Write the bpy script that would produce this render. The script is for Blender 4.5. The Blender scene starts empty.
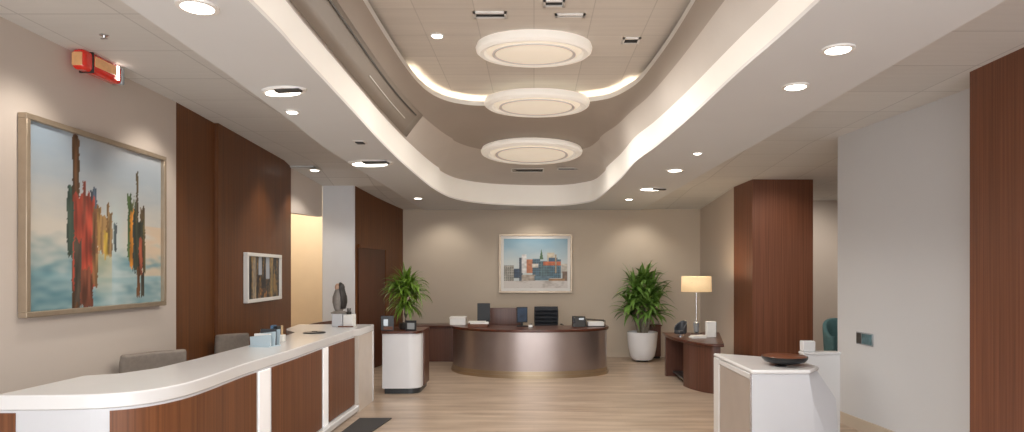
import bpy, bmesh, math, random
from mathutils import Vector, Matrix, noise
random.seed(7)
PI = math.pi
C = bpy.context.scene.collection
E = 1.55                      # eye height
F = 640.0                     # focal length in pixels (1024 wide)

# ------------------------------------------------------------------ materials
def lin(c):
    if isinstance(c, str):
        c = c.lstrip('#'); c = [int(c[i:i+2], 16)/255 for i in (0, 2, 4)]
    return tuple(x/12.92 if x <= .04045 else ((x+.055)/1.055)**2.4 for x in c)
def newmat(name):
    m = bpy.data.materials.new(name); m.use_nodes = True
    return m, m.node_tree.nodes, m.node_tree.links, m.node_tree.nodes['Principled BSDF']
def mat(name, c, rough=.5, metal=0, emit=None, es=0, noisy=.04, nscale=6, coat=0, trans=0, bump=0, bscale=60, aniso=0, alpha=1):
    m, N, L, b = newmat(name)
    c = lin(c)
    b.inputs['Roughness'].default_value = rough; b.inputs['Metallic'].default_value = metal
    b.inputs['Coat Weight'].default_value = coat; b.inputs['Transmission Weight'].default_value = trans
    b.inputs['Anisotropic'].default_value = aniso
    tc = N.new('ShaderNodeTexCoord')
    nz = N.new('ShaderNodeTexNoise'); nz.inputs['Scale'].default_value = nscale; nz.inputs['Detail'].default_value = 4
    L.new(tc.outputs['Object'], nz.inputs['Vector'])
    r = N.new('ShaderNodeValToRGB'); L.new(nz.outputs['Fac'], r.inputs['Fac'])
    r.color_ramp.elements[0].position = .3; r.color_ramp.elements[1].position = .7
    r.color_ramp.elements[0].color = (*[x*(1-noisy) for x in c], 1); r.color_ramp.elements[1].color = (*[min(1, x*(1+noisy)) for x in c], 1)
    L.new(r.outputs['Color'], b.inputs['Base Color'])
    if bump:
        n2 = N.new('ShaderNodeTexNoise'); n2.inputs['Scale'].default_value = bscale
        L.new(tc.outputs['Object'], n2.inputs['Vector'])
        bp = N.new('ShaderNodeBump'); bp.inputs['Strength'].default_value = bump; bp.inputs['Distance'].default_value = .01
        L.new(n2.outputs['Fac'], bp.inputs['Height']); L.new(bp.outputs['Normal'], b.inputs['Normal'])
    if emit:
        b.inputs['Emission Color'].default_value = (*lin(emit), 1); b.inputs['Emission Strength'].default_value = es
    return m
def wood(name, dark, light, rough=.38, scale=(60, 60, .7), coat=.15, mid=.5):
    m, N, L, b = newmat(name)
    tc = N.new('ShaderNodeTexCoord'); mp = N.new('ShaderNodeMapping'); mp.inputs['Scale'].default_value = scale
    L.new(tc.outputs['Object'], mp.inputs['Vector'])
    n1 = N.new('ShaderNodeTexNoise'); n1.inputs['Scale'].default_value = 1; n1.inputs['Detail'].default_value = 6; n1.inputs['Distortion'].default_value = .3
    L.new(mp.outputs['Vector'], n1.inputs['Vector'])
    r = N.new('ShaderNodeValToRGB'); L.new(n1.outputs['Fac'], r.inputs['Fac'])
    e = r.color_ramp.elements
    e[0].position = .25; e[0].color = (*lin(dark), 1); e[1].position = .75; e[1].color = (*lin(light), 1)
    n2 = N.new('ShaderNodeTexNoise'); n2.inputs['Scale'].default_value = .14; n2.inputs['Detail'].default_value = 2
    L.new(mp.outputs['Vector'], n2.inputs['Vector'])
    mx = N.new('ShaderNodeMix'); mx.data_type = 'RGBA'; mx.blend_type = 'MULTIPLY'
    mr = N.new('ShaderNodeMapRange'); mr.inputs['To Min'].default_value = .86; mr.inputs['To Max'].default_value = 1.12
    L.new(n2.outputs['Fac'], mr.inputs['Value'])
    cb = N.new('ShaderNodeCombineColor')
    for k in range(3): L.new(mr.outputs['Result'], cb.inputs[k])
    mx.inputs['Factor'].default_value = 1
    L.new(r.outputs['Color'], mx.inputs['A']); L.new(cb.outputs['Color'], mx.inputs['B'])
    L.new(mx.outputs['Result'], b.inputs['Base Color'])
    b.inputs['Roughness'].default_value = rough; b.inputs['Coat Weight'].default_value = coat; b.inputs['Coat Roughness'].default_value = .25
    bp = N.new('ShaderNodeBump'); bp.inputs['Strength'].default_value = .12; bp.inputs['Distance'].default_value = .003
    L.new(n1.outputs['Fac'], bp.inputs['Height']); L.new(bp.outputs['Normal'], b.inputs['Normal'])
    return m
def tiles(name, c, sx, sy, seam=.82, rough=.8, off=0, line=.006, streak=.03):
    m, N, L, b = newmat(name); c = lin(c)
    tc = N.new('ShaderNodeTexCoord')
    br = N.new('ShaderNodeTexBrick'); br.offset = off; br.squash = 1
    br.inputs['Scale'].default_value = 1; br.inputs['Brick Width'].default_value = sx; br.inputs['Row Height'].default_value = sy
    br.inputs['Mortar Size'].default_value = line; br.inputs['Mortar Smooth'].default_value = .2; br.inputs['Bias'].default_value = 0
    br.inputs['Color1'].default_value = (*[x*1.03 for x in c], 1); br.inputs['Color2'].default_value = (*[x*.95 for x in c], 1)
    br.inputs['Mortar'].default_value = (*[x*seam for x in c], 1)
    L.new(tc.outputs['Object'], br.inputs['Vector'])
    mp = N.new('ShaderNodeMapping'); mp.inputs['Scale'].default_value = (1.5, 22, 1)
    L.new(tc.outputs['Object'], mp.inputs['Vector'])
    nz = N.new('ShaderNodeTexNoise'); nz.inputs['Scale'].default_value = 1; nz.inputs['Detail'].default_value = 5
    L.new(mp.outputs['Vector'], nz.inputs['Vector'])
    mr = N.new('ShaderNodeMapRange'); mr.inputs['To Min'].default_value = 1-streak*2; mr.inputs['To Max'].default_value = 1+streak*2
    L.new(nz.outputs['Fac'], mr.inputs['Value'])
    vm = N.new('ShaderNodeVectorMath'); vm.operation = 'SCALE'
    L.new(br.outputs['Color'], vm.inputs[0]); L.new(mr.outputs['Result'], vm.inputs['Scale'])
    L.new(vm.outputs['Vector'], b.inputs['Base Color'])
    b.inputs['Roughness'].default_value = rough
    return m
def attr_mat(name, rough=.45):
    m, N, L, b = newmat(name)
    a = N.new('ShaderNodeAttribute'); a.attribute_name = 'paint'
    L.new(a.outputs['Color'], b.inputs['Base Color']); b.inputs['Roughness'].default_value = rough
    return m

M = dict(
    wall=mat('wall_paint', '#c9beb4', .75, noisy=.015, nscale=1.2),
    backwall=mat('back_wall_paint', '#c4b7a6', .75, noisy=.02, nscale=1.2),
    whitewall=mat('white_wall_paint', '#cfd0d2', .7, noisy=.012, nscale=1.2),
    warmwall=mat('warm_wall_paint', '#dccab0', .75, noisy=.02),
    soffit=mat('soffit_paint', '#d8dbdd', .8, noisy=.012, nscale=1.5),
    tile=tiles('ceiling_tiles', '#dad9d6', .6, .62, .76),
    upper=tiles('upper_ceiling_tiles', '#d8d1c8', .42, .5, .8, line=.004, streak=.05),
    taupe=mat('taupe_ceiling_paint', '#ada297', .6, noisy=.03, nscale=2),
    slopew=mat('sloping_ceiling_paint', '#d0c8c0', .5, noisy=.03, nscale=2),
    darktaupe=mat('dark_taupe_panel', '#8f857b', .5, noisy=.03),
    band=mat('fascia_band_added_glow', '#f4f1ea', .5, emit='#fff6ea', es=.10, noisy=.01),  # fascia is no lamp; faint emission stands in for cove light
    led=mat('led_strip', '#fff6e6', .5, emit='#fff0d8', es=8, noisy=0),
    lens=mat('lamp_lens', '#ffffff', .4, emit='#fff7ea', es=6, noisy=0),
    glowdisc=mat('glowing_diffuser', '#e9dfd0', .5, emit='#fff0da', es=.28, noisy=.02),
    glowring=mat('glowing_rim', '#f3efe8', .4, emit='#fff5e6', es=.14, noisy=.01),
    trimw=mat('white_trim', '#e4e2de', .4, noisy=.01),
    chrome=mat('brushed_steel', '#c8c8ca', .25, 1, noisy=.05, nscale=20),
    grille=mat('dark_grille', '#4a4744', .5, .3),
    brown=wood('walnut_panelling', '#522a0b', '#784619', rough=.5, coat=.05),
    brownr=wood('red_walnut_panelling', '#5b3421', '#825037', rough=.5, coat=.05),
    door=wood('dark_walnut_door', '#3c1f0e', '#5e331c', rough=.5, coat=.05),
    cpanel=wood('counter_walnut', '#57301a', '#80502f', rough=.5, coat=.05),
    ctop=wood('desk_rim_walnut', '#35170c', '#61301c', scale=(4, 30, 30), rough=.3),
    table=wood('side_desk_walnut', '#4a2c20', '#664032', rough=.35),
    solid=mat('white_solid_surface', '#dedfe0', .25, noisy=.01, coat=.2),
    solidg=mat('cool_white_panel', '#cbced3', .35, noisy=.01, coat=.1),
    fin=mat('lit_acrylic_fin', '#ffffff', .3, emit='#eef4ff', es=.12, noisy=0),
    bronze=mat('brushed_bronze', '#ab9f9b', .30, .85, noisy=.05, nscale=3),
    gold=mat('champagne_metal', '#b5a48c', .3, .9, noisy=.04),
    inset=mat('brushed_grey_panel', '#b8aea6', .4, .25, noisy=.05, nscale=4),
    greyfab=mat('grey_upholstery', '#857b72', .8, noisy=.08, nscale=30, bump=.2, bscale=250),
    char=mat('charcoal_leather', '#3a3d43', .45, noisy=.08, nscale=20),
    black=mat('black_plastic', '#15161a', .35),
    screen=mat('dark_glass_screen', '#0e1116', .45),
    blueg=mat('blue_glass_screen', '#22374f', .4, noisy=.5, nscale=9),
    leaf=mat('leaf_green', '#66872c', .4, noisy=.4, nscale=9),
    leaf2=mat('leaf_dark_green', '#62863a', .4, noisy=.4, nscale=9),
    trunk=mat('plant_trunk', '#8d8578', .8, noisy=.2, nscale=25),
    soil=mat('potting_soil', '#33261c', .95, noisy=.3, nscale=60, bump=.6),
    pot=mat('white_ceramic', '#e6e8ec', .25, noisy=.01, coat=.3),
    darkbase=mat('dark_slate_base', '#2f3438', .35, coat=.2),
    shade=mat('linen_shade', '#e2c8a2', .8, emit='#ffd9a0', es=.35, noisy=.05, nscale=50),
    glass=mat('grey_glass', '#9aa0a4', .1, .2, coat=.6),
    paper=mat('paper', '#e8e8e6', .7, noisy=.02),
    bookb=mat('brown_leather_cover', '#6a3d26', .5, noisy=.1),
    tealf=mat('teal_upholstery', '#4f7377', .6, noisy=.08, nscale=20),
    bluepl=mat('pale_blue_plastic', '#b4c6d0', .25, coat=.3),
    red=mat('red_glass', '#c8281c', .15, coat=.8, emit='#ff2a16', es=.06, noisy=.15, nscale=20),
    amber=mat('amber_panel', '#c99b6c', .3, coat=.4, emit='#ffb070', es=.1, noisy=.15, nscale=20),
    stone=mat('grey_stone', '#8b857f', .6, noisy=.15, nscale=25),
    darkst=mat('dark_stone', '#2b2826', .5),
    skin=mat('pale_stone', '#c9a48c', .6),
    lacq=mat('brown_lacquer', '#6e3c22', .35, coat=.5, noisy=.1),
    frame=mat('silver_frame', '#aa9a86', .35, .55, noisy=.05, nscale=15),
    framew=mat('white_mat_board', '#e6e4e0', .6, noisy=.01),
    mat_=mat('dark_floor_mat', '#3a3a3b', .6, noisy=.1, nscale=60),
    base=mat('beige_skirting', '#c4b6a4', .5, noisy=.01),
    paint=attr_mat('artwork_paint'),
    tealm=mat('teal_mirror', '#4d6e74', .12, .5, noisy=.5, nscale=14),
    whitecol=mat('white_column_paint', '#d9dce0', .6, noisy=.01),
)
# floor: pale oak with soft streaks running across
def floor_mat():
    m, N, L, b = newmat('pale_oak_floor')
    tc = N.new('ShaderNodeTexCoord')
    def nz(s, det=5):
        mp = N.new('ShaderNodeMapping'); mp.inputs['Scale'].default_value = s
        L.new(tc.outputs['Object'], mp.inputs['Vector'])
        n = N.new('ShaderNodeTexNoise'); n.inputs['Scale'].default_value = 1; n.inputs['Detail'].default_value = det
        L.new(mp.outputs['Vector'], n.inputs['Vector']); return n
    a = nz((.9, 7, 1)); d = nz((3, 60, 1), 3)
    mx = N.new('ShaderNodeMath'); mx.operation = 'MULTIPLY_ADD'; mx.inputs[1].default_value = .35
    L.new(d.outputs['Fac'], mx.inputs[0]); 
    m2 = N.new('ShaderNodeMath'); m2.operation = 'MULTIPLY'; m2.inputs[1].default_value = .65
    L.new(a.outputs['Fac'], m2.inputs[0]); L.new(m2.outputs[0], mx.inputs[2])
    r = N.new('ShaderNodeValToRGB'); L.new(mx.outputs[0], r.inputs['Fac'])
    r.color_ramp.elements[0].position = .36; r.color_ramp.elements[0].color = (*lin('#9d8977'), 1)
    r.color_ramp.elements[1].position = .64; r.color_ramp.elements[1].color = (*lin('#c4b19e'), 1)
    br = N.new('ShaderNodeTexBrick'); br.offset = .37
    br.inputs['Scale'].default_value = 1; br.inputs['Brick Width'].default_value = 1.5; br.inputs['Row Height'].default_value = .18
    br.inputs['Mortar Size'].default_value = .0015; br.inputs['Color1'].default_value = (1.03, 1.03, 1.03, 1); br.inputs['Color2'].default_value = (.95, .95, .95, 1)
    br.inputs['Mortar'].default_value = (.85, .83, .8, 1)
    L.new(tc.outputs['Object'], br.inputs['Vector'])
    mm = N.new('ShaderNodeMix'); mm.data_type = 'RGBA'; mm.blend_type = 'MULTIPLY'; mm.inputs['Factor'].default_value = 1
    L.new(r.outputs['Color'], mm.inputs['A']); L.new(br.outputs['Color'], mm.inputs['B'])
    L.new(mm.outputs['Result'], b.inputs['Base Color'])
    b.inputs['Roughness'].default_value = .33
    return m
M['floor'] = floor_mat()

# ------------------------------------------------------------------ mesh helpers
class MB:
    def __init__(s): s.v = []; s.f = []; s.m = []
    def add(s, vs, fs, T=None, mi=0):
        n = len(s.v)
        s.v += [tuple(T @ Vector(v)) if T else tuple(v) for v in vs]
        s.f += [[i+n for i in f] for f in fs]; s.m += [mi]*len(fs); return s
    def box(s, x0, x1, y0, y1, z0, z1, T=None):
        vs = [(x, y, z) for z in (z0, z1) for y in (y0, y1) for x in (x0, x1)]
        return s.add(vs, [(0, 2, 3, 1), (4, 5, 7, 6), (0, 1, 5, 4), (2, 6, 7, 3), (0, 4, 6, 2), (1, 3, 7, 5)], T)
    def prism(s, pts, z0, z1, T=None, top=None):
        n = len(pts); tp = top or pts
        vs = [(x, y, z0) for x, y in pts] + [(x, y, z1) for x, y in tp]
        fs = [list(range(n))[::-1], list(range(n, 2*n))] + [(i, (i+1) % n, n+(i+1) % n, n+i) for i in range(n)]
        return s.add(vs, fs, T)
    def lathe(s, prof, n=32, T=None, cx=0, cy=0):
        vs = []; fs = []
        for r, z in prof:
            for k in range(n):
                a = 2*PI*k/n; vs.append((cx+r*math.cos(a), cy+r*math.sin(a), z))
        for j in range(len(prof)-1):
            for k in range(n):
                fs.append((j*n+k, j*n+(k+1) % n, (j+1)*n+(k+1) % n, (j+1)*n+k))
        fs.append(list(range(n))[::-1]); fs.append([(len(prof)-1)*n+k for k in range(n)])
        return s.add(vs, fs, T)
    def tube(s, pts, r, n=8, T=None):
        pts = [Vector(p) for p in pts]; vs = []; fs = []
        rs = r if isinstance(r, (list, tuple)) else [r]*len(pts)
        up = Vector((0, 0, 1))
        for i, p in enumerate(pts):
            d = (pts[min(i+1, len(pts)-1)]-pts[max(i-1, 0)]).normalized()
            a = d.cross(up)
            if a.length < 1e-3: a = d.cross(Vector((1, 0, 0)))
            a.normalize(); b = d.cross(a)
            for k in range(n):
                t = 2*PI*k/n; vs.append(p+(a*math.cos(t)+b*math.sin(t))*rs[i])
        for i in range(len(pts)-1):
            for k in range(n): fs.append((i*n+k, i*n+(k+1) % n, (i+1)*n+(k+1) % n, (i+1)*n+k))
        fs.append(list(range(n))[::-1]); fs.append([(len(pts)-1)*n+k for k in range(n)])
        return s.add(vs, fs, T)
    def grid(s, rows, closed=False):       # rows: list of equal-length point lists
        n = len(rows[0]); vs = [p for r in rows for p in r]; fs = []
        for j in range(len(rows)-1):
            for k in range(n if closed else n-1): fs.append((j*n+k, j*n+(k+1) % n, (j+1)*n+(k+1) % n, (j+1)*n+k))
        return s.add(vs, fs)
    def build(s, name, m, parent=None, bevel=0, seg=2, smooth=False, solid=0, fix=True, angle=35):
        me = bpy.data.meshes.new(name); me.from_pydata(s.v, [], s.f)
        for mm in (m if isinstance(m, (list, tuple)) else [m]): me.materials.append(mm)
        for i, p in enumerate(me.polygons): p.material_index = s.m[i]
        if fix:
            bm = bmesh.new(); bm.from_mesh(me); bmesh.ops.recalc_face_normals(bm, faces=bm.faces); bm.to_mesh(me); bm.free()
        o = bpy.data.objects.new(name, me); C.objects.link(o)
        if parent: o.parent = parent
        if solid:
            q = o.modifiers.new('solid', 'SOLIDIFY'); q.thickness = solid; q.offset = 0
        if bevel:
            q = o.modifiers.new('bevel', 'BEVEL'); q.width = bevel; q.segments = seg; q.limit_method = 'ANGLE'; q.angle_limit = math.radians(40)
        if smooth or bevel:
            for p in me.polygons: p.use_smooth = True
            try:
                me.set_sharp_from_angle(angle=math.radians(angle))
            except Exception: pass
        return o
def T(x=0, y=0, z=0, rx=0, ry=0, rz=0):
    return Matrix.Translation((x, y, z)) @ Matrix.Rotation(rz, 4, 'Z') @ Matrix.Rotation(ry, 4, 'Y') @ Matrix.Rotation(rx, 4, 'X')
def struct(o): o['kind'] = 'structure'; return o
def tag(o, label, cat, group=None):
    o['label'] = label; o['category'] = cat
    if group: o['group'] = group
    return o
def thing(name, label, cat, loc=(0, 0, 0), rz=0, group=None, rot=None):
    o = bpy.data.objects.new(name, None); C.objects.link(o); o.empty_display_size = .1
    o.location = loc; o.rotation_euler = rot or (0, 0, rz)
    return tag(o, label, cat, group)
def dup(root, loc, rz, label, group=None):
    r = root.copy(); C.objects.link(r); r.location = loc; r.rotation_euler = (0, 0, rz); r['label'] = label
    if group: r['group'] = group
    for ch in list(root.children):
        c = ch.copy(); C.objects.link(c); c.parent = r
        for g in list(ch.children):
            d = g.copy(); C.objects.link(d); d.parent = c
    return r
def cat_rom(pts, n=8):
    out = []
    P = [Vector(p) for p in pts]
    for i in range(len(P)-1):
        a, b, c, d = P[max(i-1, 0)], P[i], P[i+1], P[min(i+2, len(P)-1)]
        for k in range(n):
            t = k/n
            out.append(.5*((2*b)+(-a+c)*t+(2*a-5*b+4*c-d)*t*t+(-a+3*b-3*c+d)*t**3))
    out.append(P[-1]); return out
def resample(pts, n):
    P = [Vector(p) for p in pts]; L = [0]
    for i in range(1, len(P)): L.append(L[-1]+(P[i]-P[i-1]).length)
    out = []; j = 0
    for k in range(n):
        d = L[-1]*k/(n-1)
        while j < len(L)-2 and L[j+1] < d: j += 1
        t = (d-L[j])/max(1e-9, L[j+1]-L[j]); out.append(P[j].lerp(P[j+1], min(1, max(0, t))))
    return out
def offset(pts, d):                         # offset an open 2D path to its left by d
    out = []
    for i, p in enumerate(pts):
        t = (pts[min(i+1, len(pts)-1)]-pts[max(i-1, 0)]).normalized()
        out.append(Vector((p.x-t.y*d, p.y+t.x*d)))
    return out
def sub_path(pts, test): return [p for p in pts if test(p)]
def ribbon(pts, d0, d1): return [tuple(p) for p in offset(pts, d0)] + [tuple(p) for p in reversed(offset(pts, d1))]

# ------------------------------------------------------------------ room shell
Y0 = -1.3; YB = 11.67
struct(MB().box(-5.2, 5.6, Y0, YB+.2, -.08, 0).build('floor', M['floor']))
ZL, ZR, ZS = E+1.5, E+1.4, E+1.13            # left tile, right tile and soffit heights
def wallseg(name, a, b, z0, z1, m, th=.1, bevel=0):  # wall from a to b, thickness to the left of a->b
    a = Vector(a); b = Vector(b); t = (b-a).normalized(); n = Vector((-t.y, t.x))*th
    return MB().prism([tuple(a), tuple(b), tuple(b+n), tuple(a+n)], z0, z1).build(name, m, bevel=bevel)
# left wall, then two walnut bays
W0 = (-3.06, Y0); W1 = (-3.16, 5.65); W1b = (-3.22, 6.45); W2 = (-3.42, 8.9); W3 = (-3.18, 9.6); W4 = (-2.69, 9.6); W5 = (-2.39, YB)
struct(wallseg('wall_left', W0, W1, 0, 3.5, M['wall']))
struct(wallseg('trim_1', W1, W1b, 0, 3.5, M['brown']))
struct(wallseg('trim_2', (W1b[0]+.04, W1b[1]), (W2[0]+.04, W2[1]), 0, 3.5, M['brown'], .14))
# opening with header, warm side room behind
struct(wallseg('wall_header', W2, W3, 2.38, 3.5, M['wall'], .1))
struct(wallseg('wall_niche_back', (-4.9, 10.9), (-3.05, 10.9), 0, 3.0, M['warmwall'], .1))
struct(wallseg('wall_niche_side', (-4.9, 8.85), (-4.9, 10.9), 0, 3.0, M['warmwall'], .1))
struct(wallseg('wall_niche_front', (-4.9, 8.9), (-3.44, 8.9), 0, 3.0, M['warmwall'], .06))
struct(MB().box(-4.95, -3.05, 8.85, 11, 3.0, 3.05).build('ceiling_niche', M['soffit']))
struct(MB().box(-3.18, -2.69, 9.6, 10.92, 0, 3.4).build('wall_white_column', M['whitecol'], bevel=.012))
# walnut wall with the dark door
struct(wallseg('trim_3', (-2.686, 9.62), W5, 0, 3.3, M['brown'], .1))
d = thing('door_1', 'dark walnut flush door set in the walnut wall at far left', 'door'); del d['label']; del d['category']; struct(d)
def along(a, b, y): t = (y-a[1])/(b[1]-a[1]); return (a[0]+(b[0]-a[0])*t, y)
pa = Vector(along((-2.686, 9.62), W5, 9.7)); pb = Vector(along((-2.686, 9.62), W5, 10.77))
tt = (pb-pa).normalized(); nn = Vector((tt.y, -tt.x))
MB().prism([tuple(pa), tuple(pb), tuple(pb+nn*.02), tuple(pa+nn*.02)], 0.01, 1.92).build('door_slab', M['door'], d, bevel=.003)
MB().prism([tuple(pb), tuple(pb+tt*.05), tuple(pb+tt*.05+nn*.03), tuple(pb+nn*.03)], 0.01, 1.97).build('door_casing', M['brown'], d)
MB().prism([tuple(pa), tuple(pb), tuple(pb+nn*.03), tuple(pa+nn*.03)], 1.92, 1.97).build('door_casing', M['brown'], d)
struct(wallseg('wall_back', (-2.5, YB), (3.12, YB), 0, 3.4, M['backwall'], .1))
struct(wallseg('wall_right_far', (3.03, YB), (3.03, 9.62), 0, 3.4, M['wall'], .1))
# walnut column right, recess behind it
struct(MB().box(3.02, 3.86, 8.85, 9.68, 0, 3.4).build('wall_walnut_column', M['brownr'], bevel=.004))
struct(MB().box(3.1, 5.4, 10.8, 10.9, 0, 3.4).build('wall_recess_back', M['wall']))
struct(MB().box(5.3, 5.4, 4.4, 10.8, 0, 3.4).build('wall_recess_side', M['wall']))
RA = (3.15, 6.64); RB = (3.36, 4.4)
struct(wallseg('wall_right', RA, RB, 0, 3.4, M['whitewall'], .12))
struct(wallseg('wall_recess_front', (3.34, 4.4), (5.4, 4.4), 0, 3.4, M['wall'], .1))
struct(MB().box(3.05, 3.34, Y0, 4.48, 0, 3.4).build('wall_right_walnut', M['brownr']))
# skirtings
struct(wallseg('baseboard_right', (RA[0]-.016, RA[1]), (RB[0]-.016, RB[1]), 0, .12, M['base'], .014))
struct(MB().box(-2.36, 3.02, YB-.016, YB, 0, .09).build('baseboard_back', M['base']))
struct(MB().box(3.015, 3.03, 9.7, YB, 0, .09).build('baseboard_right_far', M['base']))
struct(MB().box(-3.08, -3.05, Y0, 5.5, 0, .1).build('baseboard_left', M['base']))

# ---- ceiling: U shaped soffit round a deep recess
inner = [(-1.16, Y0), (-1.17, 0), (-1.19, 2.66), (-1.22, 3.35), (-1.29, 4.76), (-1.33, 5.52), (-1.37, 6.89), (-1.36, 8.76), (-1.2, 10.0), (-.72, 10.7), (0, 10.95),
         (.5, 10.9), (.8, 10.55), (.98, 10.0), (1.03, 8.48), (1.05, 7.6), (1.04, 6.55), (1.10, 5.76), (1.14, 4.76), (1.16, 3.6), (1.19, 2.66), (1.2, 0), (1.2, Y0)]
inner2 = [(-.95, Y0), (-.97, 0), (-1.06, 2.66), (-1.10, 4.1), (-1.10, 5.38), (-1.05, 6.1), (-.92, 6.5), (-.7, 6.7), (-.45, 6.74), (-.2, 6.74), (0, 6.74),
          (.2, 6.7), (.35, 6.66), (.5, 6.6), (.64, 6.54), (.78, 6.42), (.9, 6.15), (.98, 5.76), (1.03, 4.9), (1.04, 4.1), (1.04, 2.66), (1.04, 0), (1.04, Y0)]
outer = [(-1.7, Y0), (-1.7, 0), (-1.72, 2.66), (-1.75, 3.63), (-1.82, 4.8), (-1.9, 5.7), (-1.93, 6.9), (-1.95, 8.9), (-2.0, 10.4), (-2.0, YB), (0, YB),
         (1.0, YB), (1.94, YB), (1.95, 10.4), (1.95, 8.48), (1.95, 7.6), (1.95, 6.55), (1.96, 5.76), (1.96, 4.76), (1.96, 3.6), (1.96, 2.66), (1.96, 0), (1.96, Y0)]
ni = 10
I0 = cat_rom(inner, ni); I2 = cat_rom(inner2, ni)
O = []
for i in range(len(outer)-1):
    for k in range(ni): O.append(Vector(outer[i]).lerp(Vector(outer[i+1]), k/ni))
O.append(Vector(outer[-1]))
NP = len(I0)
def hF(y): return .17+.021*max(0, min(y, 11)-3)
L0 = [(p.x, p.y, ZS) for p in I0]
cen = Vector((-.1, 8.2))
def toward(p, q, t): return p.lerp(q, t)
L1 = []
for p, q in zip(I0, I2):
    r = p.lerp(q, .08) if p.y < 9 else p.lerp(q, .03)
    L1.append((r.x, r.y, ZS+hF(p.y)))
ZU = E+1.75
L2 = [(p.x, p.y, ZU) for p in I2]
struct(MB().grid([[(p.x, p.y, ZS) for p in O], L0]).build('ceiling_soffit', M['soffit'], fix=False))
struct(MB().grid([[(p.x, p.y, ZS) for p in O], [(p.x, p.y, 3.4) for p in O]]).build('trim_soffit_edge', M['soffit'], fix=False))
# narrow plaster lip then white fascia band, its emission imitating cove light
lip = [(p.x, p.y, ZS+.022) for p in I0]
struct(MB().grid([L0, lip]).build('trim_soffit_lip', M['trimw'], fix=False, smooth=True))
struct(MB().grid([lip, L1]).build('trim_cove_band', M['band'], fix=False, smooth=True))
rows = []
for k in range(9):
    t = k/8; row = []
    for a, b in zip(L1, L2):
        a = Vector(a); b = Vector(b)
        s = 1-(1-t)**1.25
        r = a.lerp(b, t); r.z = a.z+(b.z-a.z)*s; row.append(tuple(r))
    rows.append(row)
o = MB().grid(rows).build('ceiling_recess_slope', [M['taupe'], M['slopew']], fix=False, smooth=True)
for p in o.data.polygons:
    p.material_index = 0 if p.index//(NP-1) >= 4 else 1
struct(o)
# upper edge: lip, hidden ledge, raised tiled ceiling
c2 = Vector((0, 3.0))
def grow(p, d):
    return None
OUT = []
for i, p in enumerate(I2):
    t = (I2[min(i+1, NP-1)]-I2[max(i-1, 0)]).normalized(); OUT.append(Vector((p.x-t.y*.07, p.y+t.x*.07)))
rowA = L2; rowB = [(p.x, p.y, ZU+.05) for p in I2]; rowB2 = [(p.x*.995+q.x*.005, p.y*.9+q.y*.1, ZU+.05) for p, q in zip(I2, OUT)]; rowB3 = [(p.x*.9+q.x*.1, p.y*.9+q.y*.1, ZU+.008) for p, q in zip(I2, OUT)]
rowC = [(p.x, p.y, ZU+.008) for p in OUT]; rowD = [(p.x, p.y, ZU+.1) for p in OUT]
struct(MB().grid([rowA, rowB, rowB3, rowC, rowD]).build('trim_upper_lip', M['trimw'], fix=False))
struct(MB().box(-1.35, 1.35, Y0, 7.0, ZU+.1, ZU+.14).build('ceiling_upper', M['upper']))
led = MB()
for rng in ((range(44, 92)), (range(116, 164))):
    idx = list(rng)
    led.grid([[tuple(I2[i].lerp(OUT[i], .3))+(ZU+.02,) for i in idx], [tuple(I2[i].lerp(OUT[i], .7))+(ZU+.02,) for i in idx]])
tag(led.build('led_strip', M['led'], fix=False), 'warm glowing light strip round the far corners of upper ceiling', 'strip light')
# side ceilings of tiles, dropping towards the back
def side(name, xs, prof):
    rows = []
    for y, h, x0, x1 in prof: rows.append([(x0, y, E+h), (x1, y, E+h)])
    o = MB().grid(rows).build(name, M['tile'], fix=False); return struct(o)
side('ceiling_left', 0, [(Y0, 1.5, -3.3, -1.6), (8.6, 1.5, -3.6, -1.6), (9.0, 1.45, -3.6, -1.6), (9.6, 1.295, -3.4, -1.6), (10.4, 1.22, -3.2, -1.6), (11.0, 1.18, -3.2, -1.6), (YB+.05, 1.14, -3.2, -1.6)])
side('ceiling_right', 0, [(Y0, 1.4, 1.7, 5.5), (7.0, 1.4, 1.7, 5.5), (8.85, 1.28, 1.7, 5.5), (9.7, 1.285, 1.7, 5.5), (YB+.05, 1.14, 1.7, 5.5)])
struct(MB().box(-5.2, 5.6, Y0, YB+.3, 3.5, 3.6).build('ceiling_slab', M['soffit']))
# dark inset panel with a slot on the left side wall of the recess
def rec(y, t, off=.012):                    # point on the left recess wall at depth y, height fraction t
    best = min((i for i in range(NP//2)), key=lambda i: abs(I0[i].y-y))
    i = best; a = Vector(L1[i]); b = Vector(L2[i]); r = a.lerp(b, t); r.z = a.z+(b.z-a.z)*(1-(1-t)**1.25)
    return (r.x+off, r.y, r.z-off*.3)
ys = [k*.35 for k in range(0, 20)]
struct(MB().grid([[rec(y, t) for y in ys] for t in (.03, .2, .35, .51)]).build('trim_recess_panel', M['darktaupe'], fix=False, smooth=True, solid=.008))
struct(MB().grid([[rec(y, t, .022) for y in ys[:19]] for t in (.40, .425)]).build('trim_recess_slot', M['grille'], fix=False, solid=.004))
struct(MB().grid([[rec(y, t, .022) for y in ys[13:18]] for t in (.22, .235)]).build('trim_recess_line', M['trimw'], fix=False, solid=.004))

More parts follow.
